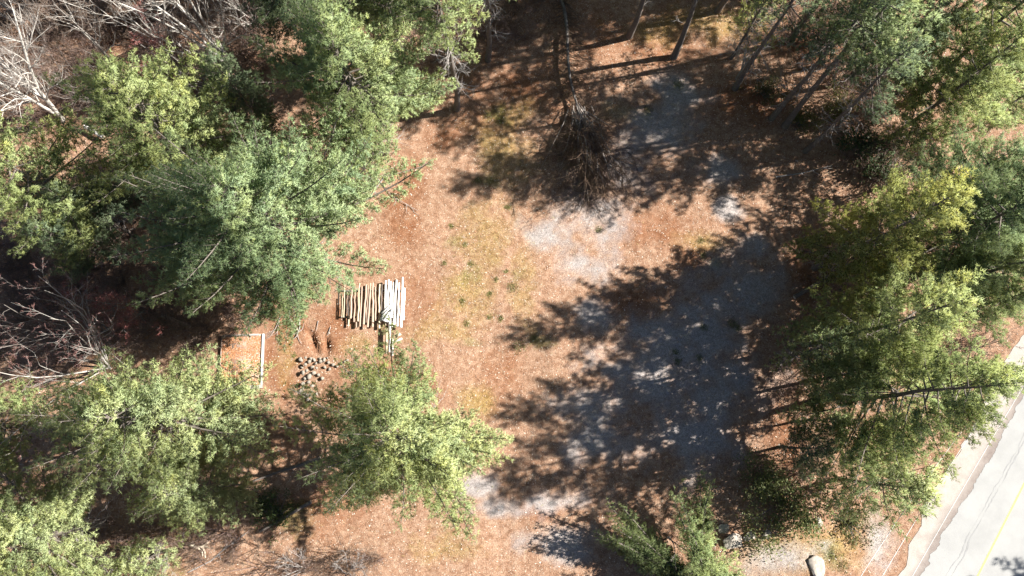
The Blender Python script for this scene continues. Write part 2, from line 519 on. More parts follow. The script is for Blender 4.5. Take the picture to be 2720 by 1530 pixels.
# ---------------------------------------------------------------- pines
def pine_arrays(seed, h, R, bf, per_m=5.0, dens=1.15, limbs=None, tuft=1.2, top=1.0, lean=(0, 0), dead=14, K=9):
    rs = np.random.RandomState(seed)
    k = 9
    zt = np.linspace(0, h, k)
    wob = np.cumsum(rs.randn(k, 2) * 0.07 * h / 15, 0)
    wob -= wob[0]
    axis = np.stack([wob[:, 0] + lean[0] * zt / h, wob[:, 1] + lean[1] * zt / h, zt], 1)
    r0 = 0.0125 * h
    trunk = [(axis, r0 * np.linspace(1, 0.06, k) ** 0.9 * np.where(np.arange(k) == 0, 1.25, 1))]
    tp = lambda z: np.array([np.interp(z, zt, axis[:, 0]), np.interp(z, zt, axis[:, 1]), z])
    z0 = bf * h
    if limbs is None:
        limbs = []
        n = int((h - z0) * per_m)
        lobes = rs.rand(4) * 2 * pi
        for i in range(n):
            t = (i + rs.rand()) / n
            prof = (0.72 + 0.28 * t / 0.25) if t < 0.25 else max(0.10, ((1 - t) / 0.75) ** (0.62 * top))
            az = i * 2.39996 + rs.randn() * 0.35
            az = az + 0.25 * sin(3 * (az - lobes[0]))
            irr = 1 + 0.16 * cos(2 * (az - lobes[1])) + 0.12 * cos(3 * (az - lobes[2]))
            L = R * prof * irr * rs.uniform(0.62, 1.12)
            limbs.append((z0 + t * (h - z0) * 0.985, az, L, radians(2 + 42 * t ** 1.5 + rs.randn() * 7)))
    wood, twigs, tpos, tdir, ttint, deadl = [], [], [], [], [], []
    for (z, az, L, el, *wf) in limbs:
        kk = 6
        s = np.linspace(0, 1, kk)
        d0 = np.array([cos(az) * cos(el), sin(az) * cos(el), sin(el)])
        sidev = np.array([-sin(az), cos(az), 0])
        bend = rs.randn() * 0.10
        P = tp(z) + d0 * (s * L)[:, None] + sidev * (bend * L * s ** 2)[:, None]
        P[:, 2] += -0.10 * L * np.sin(s * pi * 0.9) + 0.10 * L * s ** 3
        wood.append((P, (0.012 + 0.011 * L) * np.linspace(1, 0.2, kk)))
        limb_t = rs.randn() * 0.13
        ns = max(3, int(L * 0.80 / 0.24 * dens))
        ss = np.linspace(0.22, 0.98, ns) + rs.randn(ns) * 0.01
        pos = np.stack([np.interp(ss, s, P[:, c]) for c in range(3)], 1)
        tang = norm(P[-1] - P[-3])
        tlen = np.minimum(0.42 * L * (1 - ss) + 0.32, 1.7) * rs.uniform(0.65, 1.15, ns) * (wf[0] if wf else 1.0)
        sgn = np.where(np.arange(ns) % 2 == 0, 1, -1)
        ang = rs.uniform(0.6, 1.15, ns)
        bd = tang * np.cos(ang)[:, None] + sidev * (sgn * np.sin(ang))[:, None] + np.array([0, 0, 1]) * rs.uniform(-0.12, 0.38, ns)[:, None]
        bd = norm(bd)
        bd = np.vstack([bd, tang + [0, 0, .15]])
        pos = np.vstack([pos, P[-1:]])
        tlen = np.append(tlen, 0.35)
        for p, dd, l in zip(pos, bd, tlen):
            m = max(3, int(l / 0.068 * dens))
            tt = np.linspace(0.25, 1.0, m)
            q = p + dd * (tt * l)[:, None]
            q[:, 2] += 0.10 * l * tt ** 2
            twigs.append((np.array([p, q[-1]]), np.array([0.014, 0.004])))
            tpos.append(q + rs.randn(m, 3) * [0.105, 0.105, 0.075])
            tdir.append(np.repeat((dd + [0, 0, 0.30])[None], m, 0))
            ttint.append(np.clip(0.48 + limb_t + rs.randn() * 0.07 + rs.randn(m) * 0.06, 0, 0.93))
    for i in range(dead):
        z = z0 * rs.uniform(0.3, 1.05)
        az = rs.rand() * 2 * pi
        L = R * rs.uniform(0.22, 0.5)
        el = radians(rs.uniform(-18, 15))
        s = np.linspace(0, 1, 5)
        d0 = np.array([cos(az) * cos(el), sin(az) * cos(el), sin(el)])
        P = tp(z) + d0 * (s * L)[:, None] + rs.randn(5, 3) * 0.06 * L * s[:, None]
        deadl.append((P, 0.03 * np.linspace(1, 0.25, 5)))
        for j in range(5):
            f = rs.uniform(0.25, 0.95)
            b = np.array([np.interp(f, s, P[:, c]) for c in range(3)])
            dd = norm(d0 + rs.randn(3) * 0.65)
            deadl.append((np.array([b, b + dd * L * 0.22, b + (dd + rs.randn(3) * .3) * L * 0.42]), np.array([.014, .01, .004])))
    tpos, tdir, ttint = np.vstack(tpos), np.vstack(tdir), np.concatenate(ttint)
    N = len(tpos)
    nd = norm(tdir[:, None, :] * 0.50 + rs.randn(N, K, 3) * 0.60)
    ln = 0.17 * tuft * rs.uniform(0.65, 1.2, (N, K, 1))
    sd = norm(np.cross(nd, rs.randn(N, K, 3)))
    w = 0.0148 * tuft
    b = tpos[:, None, :] + rs.randn(N, K, 3) * 0.03
    tri = np.stack([b - sd * w, b + sd * w, b + nd * ln], 2)
    V = tri.reshape(-1, 3)
    Fc = np.arange(len(V)).reshape(-1, 3)
    tint = (ttint[:, None, None] + np.array([-.05, -.05, .05])[None, None, :] + rs.randn(N, K, 1) * .03).ravel()
    tint = np.clip(tint, 0, 1)
    cen = tpos.copy()
    cen[:, :2] -= np.stack([np.interp(tpos[:, 2], zt, axis[:, 0]), np.interp(tpos[:, 2], zt, axis[:, 1])], 1)
    cen[:, 2] = np.linalg.norm(cen[:, :2], axis=1) * .45
    nr = norm(norm(cen)[:, None, :] * .6 + nd * .25 + np.array([0, 0, .45]))
    nr = np.repeat(nr.reshape(-1, 3), 3, 0)
    return dict(trunk=trunk, wood=wood, twigs=twigs, dead=deadl, V=V, F=Fc, tint=tint, nr=nr)


PINE_CACHE = {}


def pine_meshes(key, **kw):
    if key not in PINE_CACHE:
        a = pine_arrays(**kw)
        V, F = tubes(a['trunk'], 9)
        tr = mk_mesh('trunk', V, F, M['pine_bark'], smooth=True)
        br = mk_mesh('branches', *join([tubes(a['wood'], 5), tubes(a['twigs'], 3)]), M['pine_bark'])
        fo = mk_mesh('crown', a['V'], [a['F']], M['needles'], tint=a['tint'])
        fo.polygons.foreach_set('use_smooth', np.ones(len(fo.polygons), bool))
        fo.normals_split_custom_set_from_vertices(a['nr'])
        de = mk_mesh('dead_limbs', *tubes(a['dead'], 4), M['dead']) if a['dead'] else None
        PINE_CACHE[key] = (tr, br, fo, de)
    return PINE_CACHE[key]


G_YEL, G_MID, G_BLU, G_OLV, G_SHADE, G_LT = (.48, .54, .22), (.43, .51, .23), (.40, .50, .25), (.45, .49, .20), (.24, .31, .17), (.50, .56, .26)  # the darkest green paints shade into the colour of pines under other crowns


def pine(label, px, py, key, params, color, rz=0.0, sc=1.0, base=None, cat='tree', group=None, name='pine_tree'):
    """px,py: where the middle of the crown is seen; or base: the foot of the trunk."""
    h, bf = params['h'] * sc, params['bf']
    if base is None:
        c = at(px, py, h * (bf + (1 - bf) * 0.42))
        x, y = c[0], c[1]
    else:
        x, y = at(*base)[:2]
    t = empty(name, (x, y, float(ground_z(x, y)) - 0.05), rz)
    t.scale = (sc,) * 3
    setp(t, label, cat, group)
    tr, br, fo, de = pine_meshes(key, **params)
    obj('trunk', tr, t)
    obj('branches', br, t)
    f = obj('crown', fo, t)
    f.color = (*color, 1)
    if de: obj('dead_limbs', de, t)
    for c in t.children:
        if not c.name.startswith('trunk'): c['kind'] = 'stuff'
    return t


def P(seed, h, R, bf, **k): return dict(seed=seed, h=h, R=R, bf=bf, **k)


# left and centre
pine('largest blue-green pine, its wide crown reaching over the stacked log pile', 700, 580, 'a', P(1, 19, 8.2, .28, per_m=7), G_BLU)
pine('yellow-green pine behind the white-limbed bare tree, upper left of the biggest blue-green pine', 440, 335, 'b', P(2, 17, 6.0, .32, per_m=6), G_YEL)
pine('yellow-green pine at the left picture edge below the big white bare tree', 85, 465, 'c', P(3, 16, 4.9, .34), G_YEL)
pine('tall light green pine beside the shaded clearing edge, left of the dead-limbed trunks', 940, 220, 'd', P(4, 18, 6.3, .32, per_m=6.5), G_MID)
pine('pine with pale grey trunk and bristling dead limbs at the shaded edge of the clearing', 0, 0, 'e', P(5, 18, 3.6, .62, dead=40), G_MID, base=(1214, 290))
pine('pine with dark trunk and dead limbs, right of the paler dead-limbed trunk', 0, 0, 'e', P(5, 18, 3.6, .62, dead=40), G_MID, base=(1296, 160))
pine('tall pine in the lower left, its crown reaching over the wooden platform corner', 420, 1105, 'g', P(7, 17, 6.5, .3, per_m=6.5), G_LT)
pine('pine cut by the lower left corner of the view', 40, 1440, 'g', P(7, 17, 6.5, .3, per_m=6.5), G_LT, rz=2.5, sc=.86)
pine('full light green pine standing alone in the clearing below the log pile', 1070, 1165, 'i', P(9, 17, 6.3, .28, per_m=6.8, top=.8), (.52, .58, .26))
pine('small pine at the left picture edge above the lower left corner pine', -40, 1130, 'j', P(10, 13, 3.0, .3), G_MID)
pine('shaded pine between the two yellow-green pines on the left', 230, 560, 'c', P(3, 16, 4.9, .34), G_SHADE, rz=2.0, sc=.62)
pine('dark low pine in the shade beneath the biggest blue-green pine', 640, 250, 'j', P(10, 13, 3.0, .3), G_SHADE, rz=1.0, sc=.85)
pine('young pine at the bottom left edge among bare shrubs', 385, 1480, 'k', P(12, 6, 2.0, .15, dead=0), G_LT)
pine('pine cut by the top edge above the tall light green pine', 1030, 0, 'c', P(3, 16, 4.9, .34), G_MID, rz=4.2, sc=.75)
pine('dark pine at the top edge behind the yellow-topped pine', 760, -60, 'c', P(3, 16, 4.9, .34), G_SHADE, rz=.7)
pine('sparse pine under the biggest blue-green pine at the clearing edge', 960, 430, 'm', P(14, 9, 2.8, .2, dens=.75), G_MID)
for i, (bx, by, rz, sc, lab) in enumerate([
    (1905, 30, .4, .95, 'slender bare-trunked pine at the top edge, nearest the small white-twigged dead tree'),
    (2030, -20, 1.4, 1.0, 'slender bare-trunked pine at the top edge between the shaded thin pines'),
    (2085, 335, 2.3, 1.0, 'slender bare-trunked pine standing beside the yellow-green sparse shrub at upper right'),
    (2100, 110, 4.4, 1.0, 'slender bare-trunked pine near the fallen grey stem in the upper right')]):
    pine(lab, 0, 0, 'q', P(29, 19, 3.5, .6, dead=8, per_m=4.5), G_MID, rz=rz, sc=sc, base=(bx, by))
pine('blue-green pine at the lower left flank of the largest pine, above the platform', 545, 700, 'b', P(2, 17, 6.0, .32, per_m=6), G_BLU, rz=2.2, sc=.72)
pine('dark shaded pine at the left edge under the yellow-green edge pine', 190, 640, 'j', P(10, 13, 3.0, .3), G_SHADE, rz=3.0, sc=.8)
# right side
pine('tall pine beside the road with its crown hanging over the gravel shoulder', 2390, 1035, 'a2', P(21, 18, 5.7, .2, per_m=3.9, dens=1.35), (.45, .52, .21))
pine('light green pine just above the road-side pine, next to dry brush', 2330, 860, 'b2', P(22, 17, 4.6, .2, per_m=3.6, dens=1.35), G_YEL)
pine('yellow-topped pine at the clearing edge in the right half', 2330, 620, 'b2', P(22, 17, 4.6, .2, per_m=3.6, dens=1.35), (.50, .52, .17))
pine('broad grey-green pine at the right picture edge beside the yellow-topped pine', 2580, 620, 'a2', P(21, 18, 5.7, .2, per_m=3.9, dens=1.35), G_BLU, rz=2.2, sc=.95)
pine('bright yellow-green pine in the upper right, lit on its right side', 2530, 240, 'b2', P(22, 17, 4.6, .2, per_m=3.6, dens=1.35), G_YEL, rz=1.2, sc=.9)
pine('large green pine in the upper right corner', 2620, 90, 'd2', P(24, 18, 5.2, .22, per_m=3.6, dens=1.35), G_MID)
pine('blue-green pine right of the dead white branches', 2560, 470, 'd2', P(24, 18, 5.2, .22, per_m=3.6, dens=1.35), G_BLU, rz=2.6, sc=.66)
pine('small light green pine at the foot of the road-side pine, next to the road bank', 2330, 1285, 'k', P(12, 6, 2.0, .15, dead=0), G_LT, rz=1, sc=1.7)
pine('thin shaded pine in the upper right, mostly dark with dead limbs', 2260, 60, 'n', P(26, 17, 3.4, .58, dens=.8, dead=36), G_SHADE)
pine('thin shaded pine near the top edge, right of the yellow-edged grey pine', 2130, -40, 'n', P(26, 17, 3.4, .58, dens=.8, dead=36), G_SHADE, rz=2.2)
pine('thin shaded pine left of the bright yellow-green pine', 2350, 200, 'n', P(26, 17, 3.4, .58, dens=.8, dead=36), G_SHADE, rz=4.0, sc=.9)
pine('small pine with grey limbs and yellow-green fringe at the top edge', 2010, 40, 'o', P(27, 10, 2.6, .3, dens=.7, dead=24), G_YEL)
pine('small bright tufted pine in the shade beside the road-side pine', 2190, 1115, 'p', P(28, 7, 1.4, .4, dead=16), G_LT)
pine('low pine with grey dead limbs at the clearing edge left of the light green pine', 2165, 930, 'o', P(27, 10, 2.6, .3, dens=.7, dead=24), G_MID, rz=1.9)
pine('bare-trunked pine whose crown is above the top edge, left of a matching trunk', 0, 0, 'q', P(29, 19, 3.5, .6, dead=8, per_m=4.5), G_MID, base=(1670, 97))
pine('bare-trunked pine whose crown is above the top edge, right of a matching trunk', 0, 0, 'q', P(29, 19, 3.5, .6, dead=8, per_m=4.5), G_MID, rz=2, base=(1790, 152))
for lab, px, py, k, prm, col, rz, sc in [
    ('dark low pine in shade between the rounded dark shrub and the road-side pine', 2150, 1190, 'j', P(10, 13, 3.0, .3), G_SHADE, .3, .62),
    ('low green pine at the right edge beside the bright yellow-green pine', 2690, 270, 'b2', P(22, 17, 4.6, .2, per_m=3.6, dens=1.35), G_MID, 1.1, .5),
    ('low pale green pine at the right edge below the broad grey-green pine', 2690, 610, 'b2', P(22, 17, 4.6, .2, per_m=3.6, dens=1.35), G_LT, 2.7, .5)]:
    pine(lab, px, py, k, prm, col, rz=rz, sc=sc)
# trees beyond the right edge whose shade falls into the view
for i, (bx, by, k, prm, s) in enumerate([(2440, 120, 'q', P(29, 19, 3.5, .6, dead=8, per_m=4.5), 1.05), (2600, 40, 'q', P(29, 19, 3.5, .6, dead=8, per_m=4.5), 1), (2380, -60, 'q', P(29, 19, 3.5, .6, dead=8, per_m=4.5), 1.05), (2120, -90, 'q', P(29, 19, 3.5, .6, dead=8, per_m=4.5), 1)]):
    pine(['pine in the right-hand wood behind the bright yellow-green pine', 'pine beyond the upper right corner of the view',
          'pine at the top right edge behind the thin shaded pines', 'tall bare-trunked pine above the top edge'][i], 0, 0, k, prm, G_MID, rz=i * 1.3, sc=s, base=(bx, by))
for lab, px, py, k, prm, col, rz, sc in [
    ('green pine at the right picture edge above the dry roadside brush', 2660, 720, 'd2', P(24, 18, 5.2, .22, per_m=3.6, dens=1.35), G_MID, 4.0, .85),
    ('grey-green pine at the right edge between the broad one and the upper corner', 2700, 520, 'b2', P(22, 17, 4.6, .2, per_m=3.6, dens=1.35), G_BLU, 2.9, .9),
    ('green pine left of the road-side pine, overhanging the dark clearing edge', 2230, 1000, 'b2', P(22, 17, 4.6, .2, per_m=3.6, dens=1.35), G_MID, 1.4, .62),
    ('light green pine above the dry roadside brush, crown just left of the road', 2630, 800, 'b2', P(22, 17, 4.6, .2, per_m=3.6, dens=1.35), G_MID, .4, .6),
    ('light green pine below the tall lower left pine, right of the corner pine', 500, 1300, 'c', P(3, 16, 4.9, .34), G_LT, 1.0, .72),
    ('dim green pine at the top edge left of the upper right corner pine', 2420, 40, 'b2', P(22, 17, 4.6, .2, per_m=3.6, dens=1.35), G_SHADE, 2.0, 1.0),
]:
    pine(lab, px, py, k, prm, col, rz=rz, sc=sc)
pine('pine across the road throwing blue shade onto the asphalt corner', 0, 0, 'b2', P(22, 17, 4.6, .2, per_m=3.6, dens=1.35), G_MID, rz=5, base=(3330, 1440))
rw = np.random.RandomState(77)
nw = 0
while nw < 134:  # unseen ring of wood, added to block sky light and darken the shade
    x, y = (rw.uniform(-46, 30), rw.uniform(36, 45)) if nw >= 120 else (rw.uniform(-110, 130), rw.uniform(-80, 120))
    if nw < 120 and (-52 < x < 66 and -24 < y < 44) or (shoulder_x(y) - 3 < x < yellow_x(y) + 9) or (x > 40 and -40 < y < 44 and x < 70): continue
    k, prm = [('a2', P(21, 18, 5.7, .2, per_m=3.9, dens=1.35)), ('b2', P(22, 17, 4.6, .2, per_m=3.6, dens=1.35)), ('d2', P(24, 18, 5.2, .22, per_m=3.6, dens=1.35)), ('b2', P(22, 17, 4.6, .2, per_m=3.6, dens=1.35))][nw % 4]
    tr, br, fo, de = pine_meshes(k, **prm)
    t = setp(empty('pine_tree', (x, y, -.05), rw.rand() * 6), 'pine of the surrounding wood added unseen beyond the picture edge', 'tree', 'pines of the surrounding wood')
    obj('trunk', tr, t); obj('branches', br, t); f = obj('crown', fo, t); f.color = (*G_MID, 1)
    nw += 1
# pine at the bottom edge with three long boughs reaching up the picture
bp = at(1850, 1575)
bl = []
for (z, tx, ty) in ((2.6, 1842, 1262), (1.8, 1642, 1362), (1.5, 1588, 1378)):
    bl.append((z, tx, ty))
limbs = []
for (z, tx, ty) in bl:
    e = at(tx, ty, z + .8)
    dx, dy = e[0] - bp[0], e[1] - bp[1]
    for q in range(7):
        limbs.append((z + (q - 3) * .16, math.atan2(dy, dx) + (q % 3 - 1) * .07, math.hypot(dx, dy) * (1 - .06 * abs(q - 3)), .10 + .02 * (q - 3), .5))
rl = np.random.RandomState(3)
for i in range(26):
    t = rl.rand()
    limbs.append((1.2 + 2.6 * t, rl.uniform(-.2, pi + .2), rl.uniform(1.6, 3.4), .1 + .3 * t))
t = empty('pine_tree', (bp[0], bp[1], 0))
setp(t, 'pine cut by the bottom edge with long narrow boughs pointing towards the clearing', 'tree')
tr, br, fo, de = pine_meshes('w', **P(31, 5.5, 4, .3, limbs=limbs, dead=30, dens=1.25))
obj('trunk', tr, t); obj('branches', br, t); obj('dead_limbs', de, t)
f = obj('crown', fo, t); f.color = (*G_MID, 1)

# ---------------------------------------------------------------- bare trees
def bare_lines(seed, h, stems=1, spread=0.25, r0=0.12, depth=4, nb=(9, 6, 5, 4), up=0.25, lens=(0.45, 0.5, 0.5), dirs=None, wander=0.10):
    rs = np.random.RandomState(seed)
    out = [[] for _ in range(depth + 1)]
    tips = []

    def grow(p, d, L, r, lev):
        k = 6 if lev == 0 else (5 if lev == 1 else 4 if lev == 2 else 3)
        pts = [p]
        dd = d
        for i in range(k - 1):
            dd = dd + rs.randn(3) * wander * (1 + lev * .5) + np.array([0, 0, up * 0.12])
            dd = dd / np.linalg.norm(dd)
            pts.append(pts[-1] + dd * L / (k - 1))
        pts = np.array(pts)
        rad = r * np.linspace(1, 0.22 if lev else 0.25, k)
        out[lev].append((pts, rad))
        if lev >= depth:
            tips.append(pts[-1])
            return
        n = nb[lev]
        s = np.linspace(0, 1, k)
        for i in range(n):
            f = rs.uniform(0.25 if lev == 0 else 0.15, 0.98)
            b = np.array([np.interp(f, s, pts[:, c]) for c in range(3)])
            tg = norm(pts[-1] - pts[0])
            q = rs.randn(3)
            q = norm(q - tg * (q @ tg))
            a = rs.uniform(0.45, 0.95)
            nd = norm(tg * cos(a) + q * sin(a) + np.array([0, 0, up]))
            ll = L * lens[min(lev, len(lens) - 1)] * rs.uniform(.6, 1.1) * (1.15 - .6 * f)
            grow(b, nd, ll, max(r * (1 - .75 * f) * 0.55, 0.009), lev + 1)

    for i in range(stems):
        if dirs is not None:
            d = norm(np.array(dirs[i % len(dirs)], float))
        else:
            az = rs.rand() * 2 * pi
            d = norm(np.array([cos(az) * spread, sin(az) * spread, 1.0]))
        grow(np.array([rs.randn() * .08 * (stems > 1), rs.randn() * .08 * (stems > 1), 0.0]), d, h * rs.uniform(.8, 1.0), r0 * rs.uniform(.8, 1.1), 0)
    return out, np.array(tips)


BARE = {}


def bare_meshes(key, buds=False, **kw):
    if key not in BARE:
        out, tips = bare_lines(**kw)
        tr = mk_mesh('trunk', *tubes(out[0], 7), M['greybark'], smooth=True)
        li = mk_mesh('limbs', *join([tubes(out[1], 5)] + ([tubes(out[2], 4)] if len(out) > 3 else [])), M['greybark'])
        tw = mk_mesh('twigs', *join([tubes(o, 3) for o in (out[3:] if len(out) > 3 else out[2:])]), M['twig_grey'])
        bu = None
        if buds:
            rs = np.random.RandomState(kw['seed'])
            b = np.repeat(tips, 3, 0) + rs.randn(len(tips) * 3, 3) * 0.05
            d = norm(rs.randn(len(b), 3))
            e = norm(np.cross(d, rs.randn(len(b), 3)))
            V = np.stack([b, b + d * .06, b + e * .035], 1).reshape(-1, 3)
            bu = mk_mesh('buds', V, [np.arange(len(V)).reshape(-1, 3)], M['bud'], tint=np.repeat(rs.rand(len(b)), 3))
        BARE[key] = (tr, li, tw, bu)
    return BARE[key]


def bare(label, px, py, key, bark, twig, buds=False, rz=0, sc=1.0, name='bare_tree', cat='tree', group=None, tilt=None, **kw):
    x, y = at(px, py)[:2]
    t = empty(name, (x, y, float(ground_z(x, y)) - .05), rz)
    t.scale = (sc,) * 3
    if tilt: t.rotation_euler = (tilt[0], tilt[1], rz)
    setp(t, label, cat, group)
    for nm, me, mt in zip(('trunk', 'limbs', 'twigs', 'buds'), bare_meshes(key, buds, **kw), (bark, bark, twig, None)):
        if not me: continue
        o = obj(nm, me, t)
        if mt:
            o.material_slots[0].link = 'OBJECT'
            o.material_slots[0].material = M[mt]
        if nm != 'trunk': o['kind'] = 'stuff'
    return t


WB = dict(seed=41, h=11.5, stems=3, spread=.36, r0=.15, depth=4, nb=(11, 7, 5, 4), lens=(.5, .5, .55))
bare('big white-barked bare tree at the left picture edge, fanning up and left', 170, 318, 'wb', 'birch', 'twig_grey', sc=1.15, **WB)
BI = dict(seed=42, h=11, stems=7, spread=.36, r0=.135, depth=3, nb=(8, 7, 6), up=.35, lens=(.38, .5, .5))
bare('bare birch clump with several bright white stems near the top edge', 610, 168, 'bi', 'birch', 'twig_brown', **BI)
bare('white-barked bare tree reaching over the top left corner', 60, 60, 'wb', 'palebark', 'twig_grey', rz=2.2, sc=.8, **WB)
GT = dict(seed=43, h=11, stems=1, spread=.05, r0=.15, depth=4, nb=(9, 6, 5, 3))
bare('dark grey bare tree with crooked stem right of the big white bare tree', 345, 225, 'gt', 'greybark', 'twig_brown', **GT)
bare('grey bare tree leaning left between the dark crooked tree and the big white bare tree', 315, 180, 'gt', 'palebark', 'twig_brown', rz=2.4, sc=.95, tilt=(0.12, -.2), **GT)
RM = dict(seed=44, h=7.5, stems=3, spread=.35, r0=.07, depth=4, nb=(8, 6, 4, 3), up=.3)
bare('small maple with bright red buds just left of the white birch clump', 500, 212, 'rm', 'palebark', 'twig_red', True, **RM)
bare('red-budded maple left of the biggest blue-green pine, in its shade', 400, 830, 'rm', 'greybark', 'twig_red', True, rz=1.1, sc=1.0, **RM)
bare('second red-budded maple in the shade below the yellow-green left edge pine', 300, 640, 'rm', 'greybark', 'twig_red', True, rz=2.5, sc=.7, **RM)
LM = dict(seed=45, h=10.5, stems=7, spread=.5, r0=.07, wander=.14, depth=4, nb=(6, 5, 3, 3), up=.3, lens=(.42, .5, .5))
bare('pale bare maple clump at the left edge, its red-tipped limbs fanning left', 290, 975, 'lm', 'palebark', 'twig_red', False, **LM)
bare('bare maple clump just above the pale one at the left edge', 300, 890, 'lm', 'greybark', 'twig_red', False, rz=2, sc=.85, **LM)
bare('bare dark tree at the left picture edge in deep shade', 60, 640, 'gt', 'greybark', 'twig_brown', rz=4, sc=.6, **GT)
bare('thin brown bare tree between the birch clump and the tall light green pine', 665, 215, 'gt', 'greybark', 'twig_brown', rz=1, sc=.75, **GT)
bare('brown bare tree near the top edge right of the birch clump', 700, 120, 'lm', 'greybark', 'twig_brown2' if False else 'twig_red', False, rz=4, sc=.6, **LM)
for lab, px, py, rz, sc, bk in [
    ('bare brown tree in the thicket at the upper left, left of the leaning grey tree', 130, 130, .5, .8, 'greybark'),
    ('bare brown tree in the thicket near the top edge, right of the leaning grey tree', 420, 110, 1.7, .8, 'palebark'),
    ('bare tree behind the small red-budded maple by the birch clump', 560, 230, 2.6, .62, 'palebark'),
    ('thin bare grey tree left of the tall light green pine top', 690, 60, 3.3, .8, 'palebark'),
    ('bare brown tree low in the thicket above the yellow-green pine', 260, 270, 4.1, .6, 'greybark'),
    ('bare tree at the left edge between the white-barked tree and the thicket', 40, 220, 5.0, .7, 'palebark')]:
    bare(lab, px, py, 'lm', bk, 'twig_brown', False, rz=rz, sc=sc, **LM)
SH = dict(seed=46, h=3.2, stems=7, spread=.8, r0=.035, depth=3, nb=(6, 5, 4), up=.12)
bare('tangled grey bare shrub below the tall lower left pine', 430, 1440, 'sh', 'dead', 'twig_grey', name='bare_shrub', cat='shrub', sc=1.3, **SH)
bare('grey bare shrub at the bottom edge below the lone clearing pine', 920, 1520, 'sh', 'dead', 'twig_grey', rz=2, name='bare_shrub', cat='shrub', **SH)
bare('smaller grey bare shrub at the bottom edge, left of the taller grey one', 810, 1510, 'sh', 'dead', 'twig_grey', rz=4, sc=.8, name='bare_shrub', cat='shrub', **SH)
bare('bare grey shrub at the bottom left edge by the small young pine', 270, 1500, 'sh', 'dead', 'twig_grey', rz=1, sc=1.1, name='bare_shrub', cat='shrub', **SH)
bare('dry brown brush on the bank between the road-side pine and the road', 2590, 925, 'shb', 'greybark', 'twig_brown', name='bare_shrub', cat='shrub', sc=.9, **dict(SH, seed=47))
bare('dry brown brush beside the road just below the other roadside brush', 2560, 985, 'shb', 'greybark', 'twig_brown', rz=2, name='bare_shrub', cat='shrub', sc=.75, **dict(SH, seed=47))
bare('bare whitish dead tree leaning over the dark shade in the upper right', 2330, 500, 'dt', 'dead', 'twig_grey', sc=1, tilt=(.3, -.5), **dict(seed=48, h=6, stems=2, spread=.4, r0=.07, depth=3, nb=(6, 5, 3), up=.0))
bare('small dead tree with white twigs standing at the top of the clearing, right side', 1955, 212, 'dt', 'dead', 'twig_grey', sc=1.05, rz=1, **dict(seed=48, h=6, stems=2, spread=.4, r0=.07, depth=3, nb=(6, 5, 3), up=.0))
bare('dead white-twigged tree at the foot of the thin shaded pines', 2190, 170, 'dt', 'dead', 'twig_grey', sc=.9, rz=3, **dict(seed=48, h=6, stems=2, spread=.4, r0=.07, depth=3, nb=(6, 5, 3), up=.0))
bare('grey dead shrub beside the pine with three long boughs', 1775, 1425, 'dt', 'dead', 'twig_grey', sc=.62, rz=5, name='bare_shrub', cat='shrub', **dict(seed=48, h=6, stems=2, spread=.4, r0=.07, depth=3, nb=(6, 5, 3), up=.0))

# ---------------------------------------------------------------- leafy shrubs
def shrub_mesh(seed, R, H, n, size=.11):
    rs = np.random.RandomState(seed)
    c = rs.randn(26, 3) * [R * .5, R * .5, H * .2] + [0, 0, H * .6]
    p = c[rs.randint(0, 26, n)] + rs.randn(n, 3) * R * .16
    p[:, 2] = np.maximum(p[:, 2], .1)
    d = norm(rs.randn(n, 3))
    e = norm(np.cross(d, rs.randn(n, 3)))
    V = np.stack([p - d * size, p + e * size * .45, p + d * size, p - e * size * .45], 1).reshape(-1, 4, 3).reshape(-1, 3)
    me = mk_mesh('foliage', V, [np.arange(len(V)).reshape(-1, 4)], M['leafy'], tint=np.repeat(np.clip(rs.rand(n) * .6 + .15, 0, .95), 4))
    lines = []
    for i in range(26):
        q = c[i]
        lines.append((np.array([[0, 0, 0], q * [.4, .4, .6], q]), np.array([.03, .02, .006])))
    return me, mk_mesh('stems', *tubes(lines, 4), M['greybark'])


SHR = shrub_mesh(61, 1.9, 2.0, 5200, .075), shrub_mesh(62, 1.3, 1.4, 1500, .08), shrub_mesh(63, 1.0, .7, 900, .07)
for (lab, px, py, k, sc, col) in [
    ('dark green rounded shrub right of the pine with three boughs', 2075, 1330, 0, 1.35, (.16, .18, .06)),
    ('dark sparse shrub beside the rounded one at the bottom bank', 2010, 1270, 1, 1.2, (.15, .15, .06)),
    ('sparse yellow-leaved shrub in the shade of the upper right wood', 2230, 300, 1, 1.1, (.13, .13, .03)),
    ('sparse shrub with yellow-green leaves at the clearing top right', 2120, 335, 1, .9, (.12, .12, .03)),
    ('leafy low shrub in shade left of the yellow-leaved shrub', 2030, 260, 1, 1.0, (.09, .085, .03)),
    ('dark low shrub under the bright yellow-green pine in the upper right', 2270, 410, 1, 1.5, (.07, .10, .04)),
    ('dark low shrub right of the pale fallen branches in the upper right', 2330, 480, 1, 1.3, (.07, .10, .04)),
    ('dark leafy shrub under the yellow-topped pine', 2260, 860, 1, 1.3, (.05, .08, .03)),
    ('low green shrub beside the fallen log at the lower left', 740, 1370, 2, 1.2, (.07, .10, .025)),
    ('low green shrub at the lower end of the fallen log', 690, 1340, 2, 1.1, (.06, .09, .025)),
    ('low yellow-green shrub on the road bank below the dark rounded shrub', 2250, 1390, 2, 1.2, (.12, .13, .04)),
]:
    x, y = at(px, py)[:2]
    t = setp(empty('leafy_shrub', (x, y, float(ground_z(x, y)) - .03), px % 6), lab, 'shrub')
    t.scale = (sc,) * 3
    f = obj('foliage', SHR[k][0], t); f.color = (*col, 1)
    obj('stems', SHR[k][1], t)

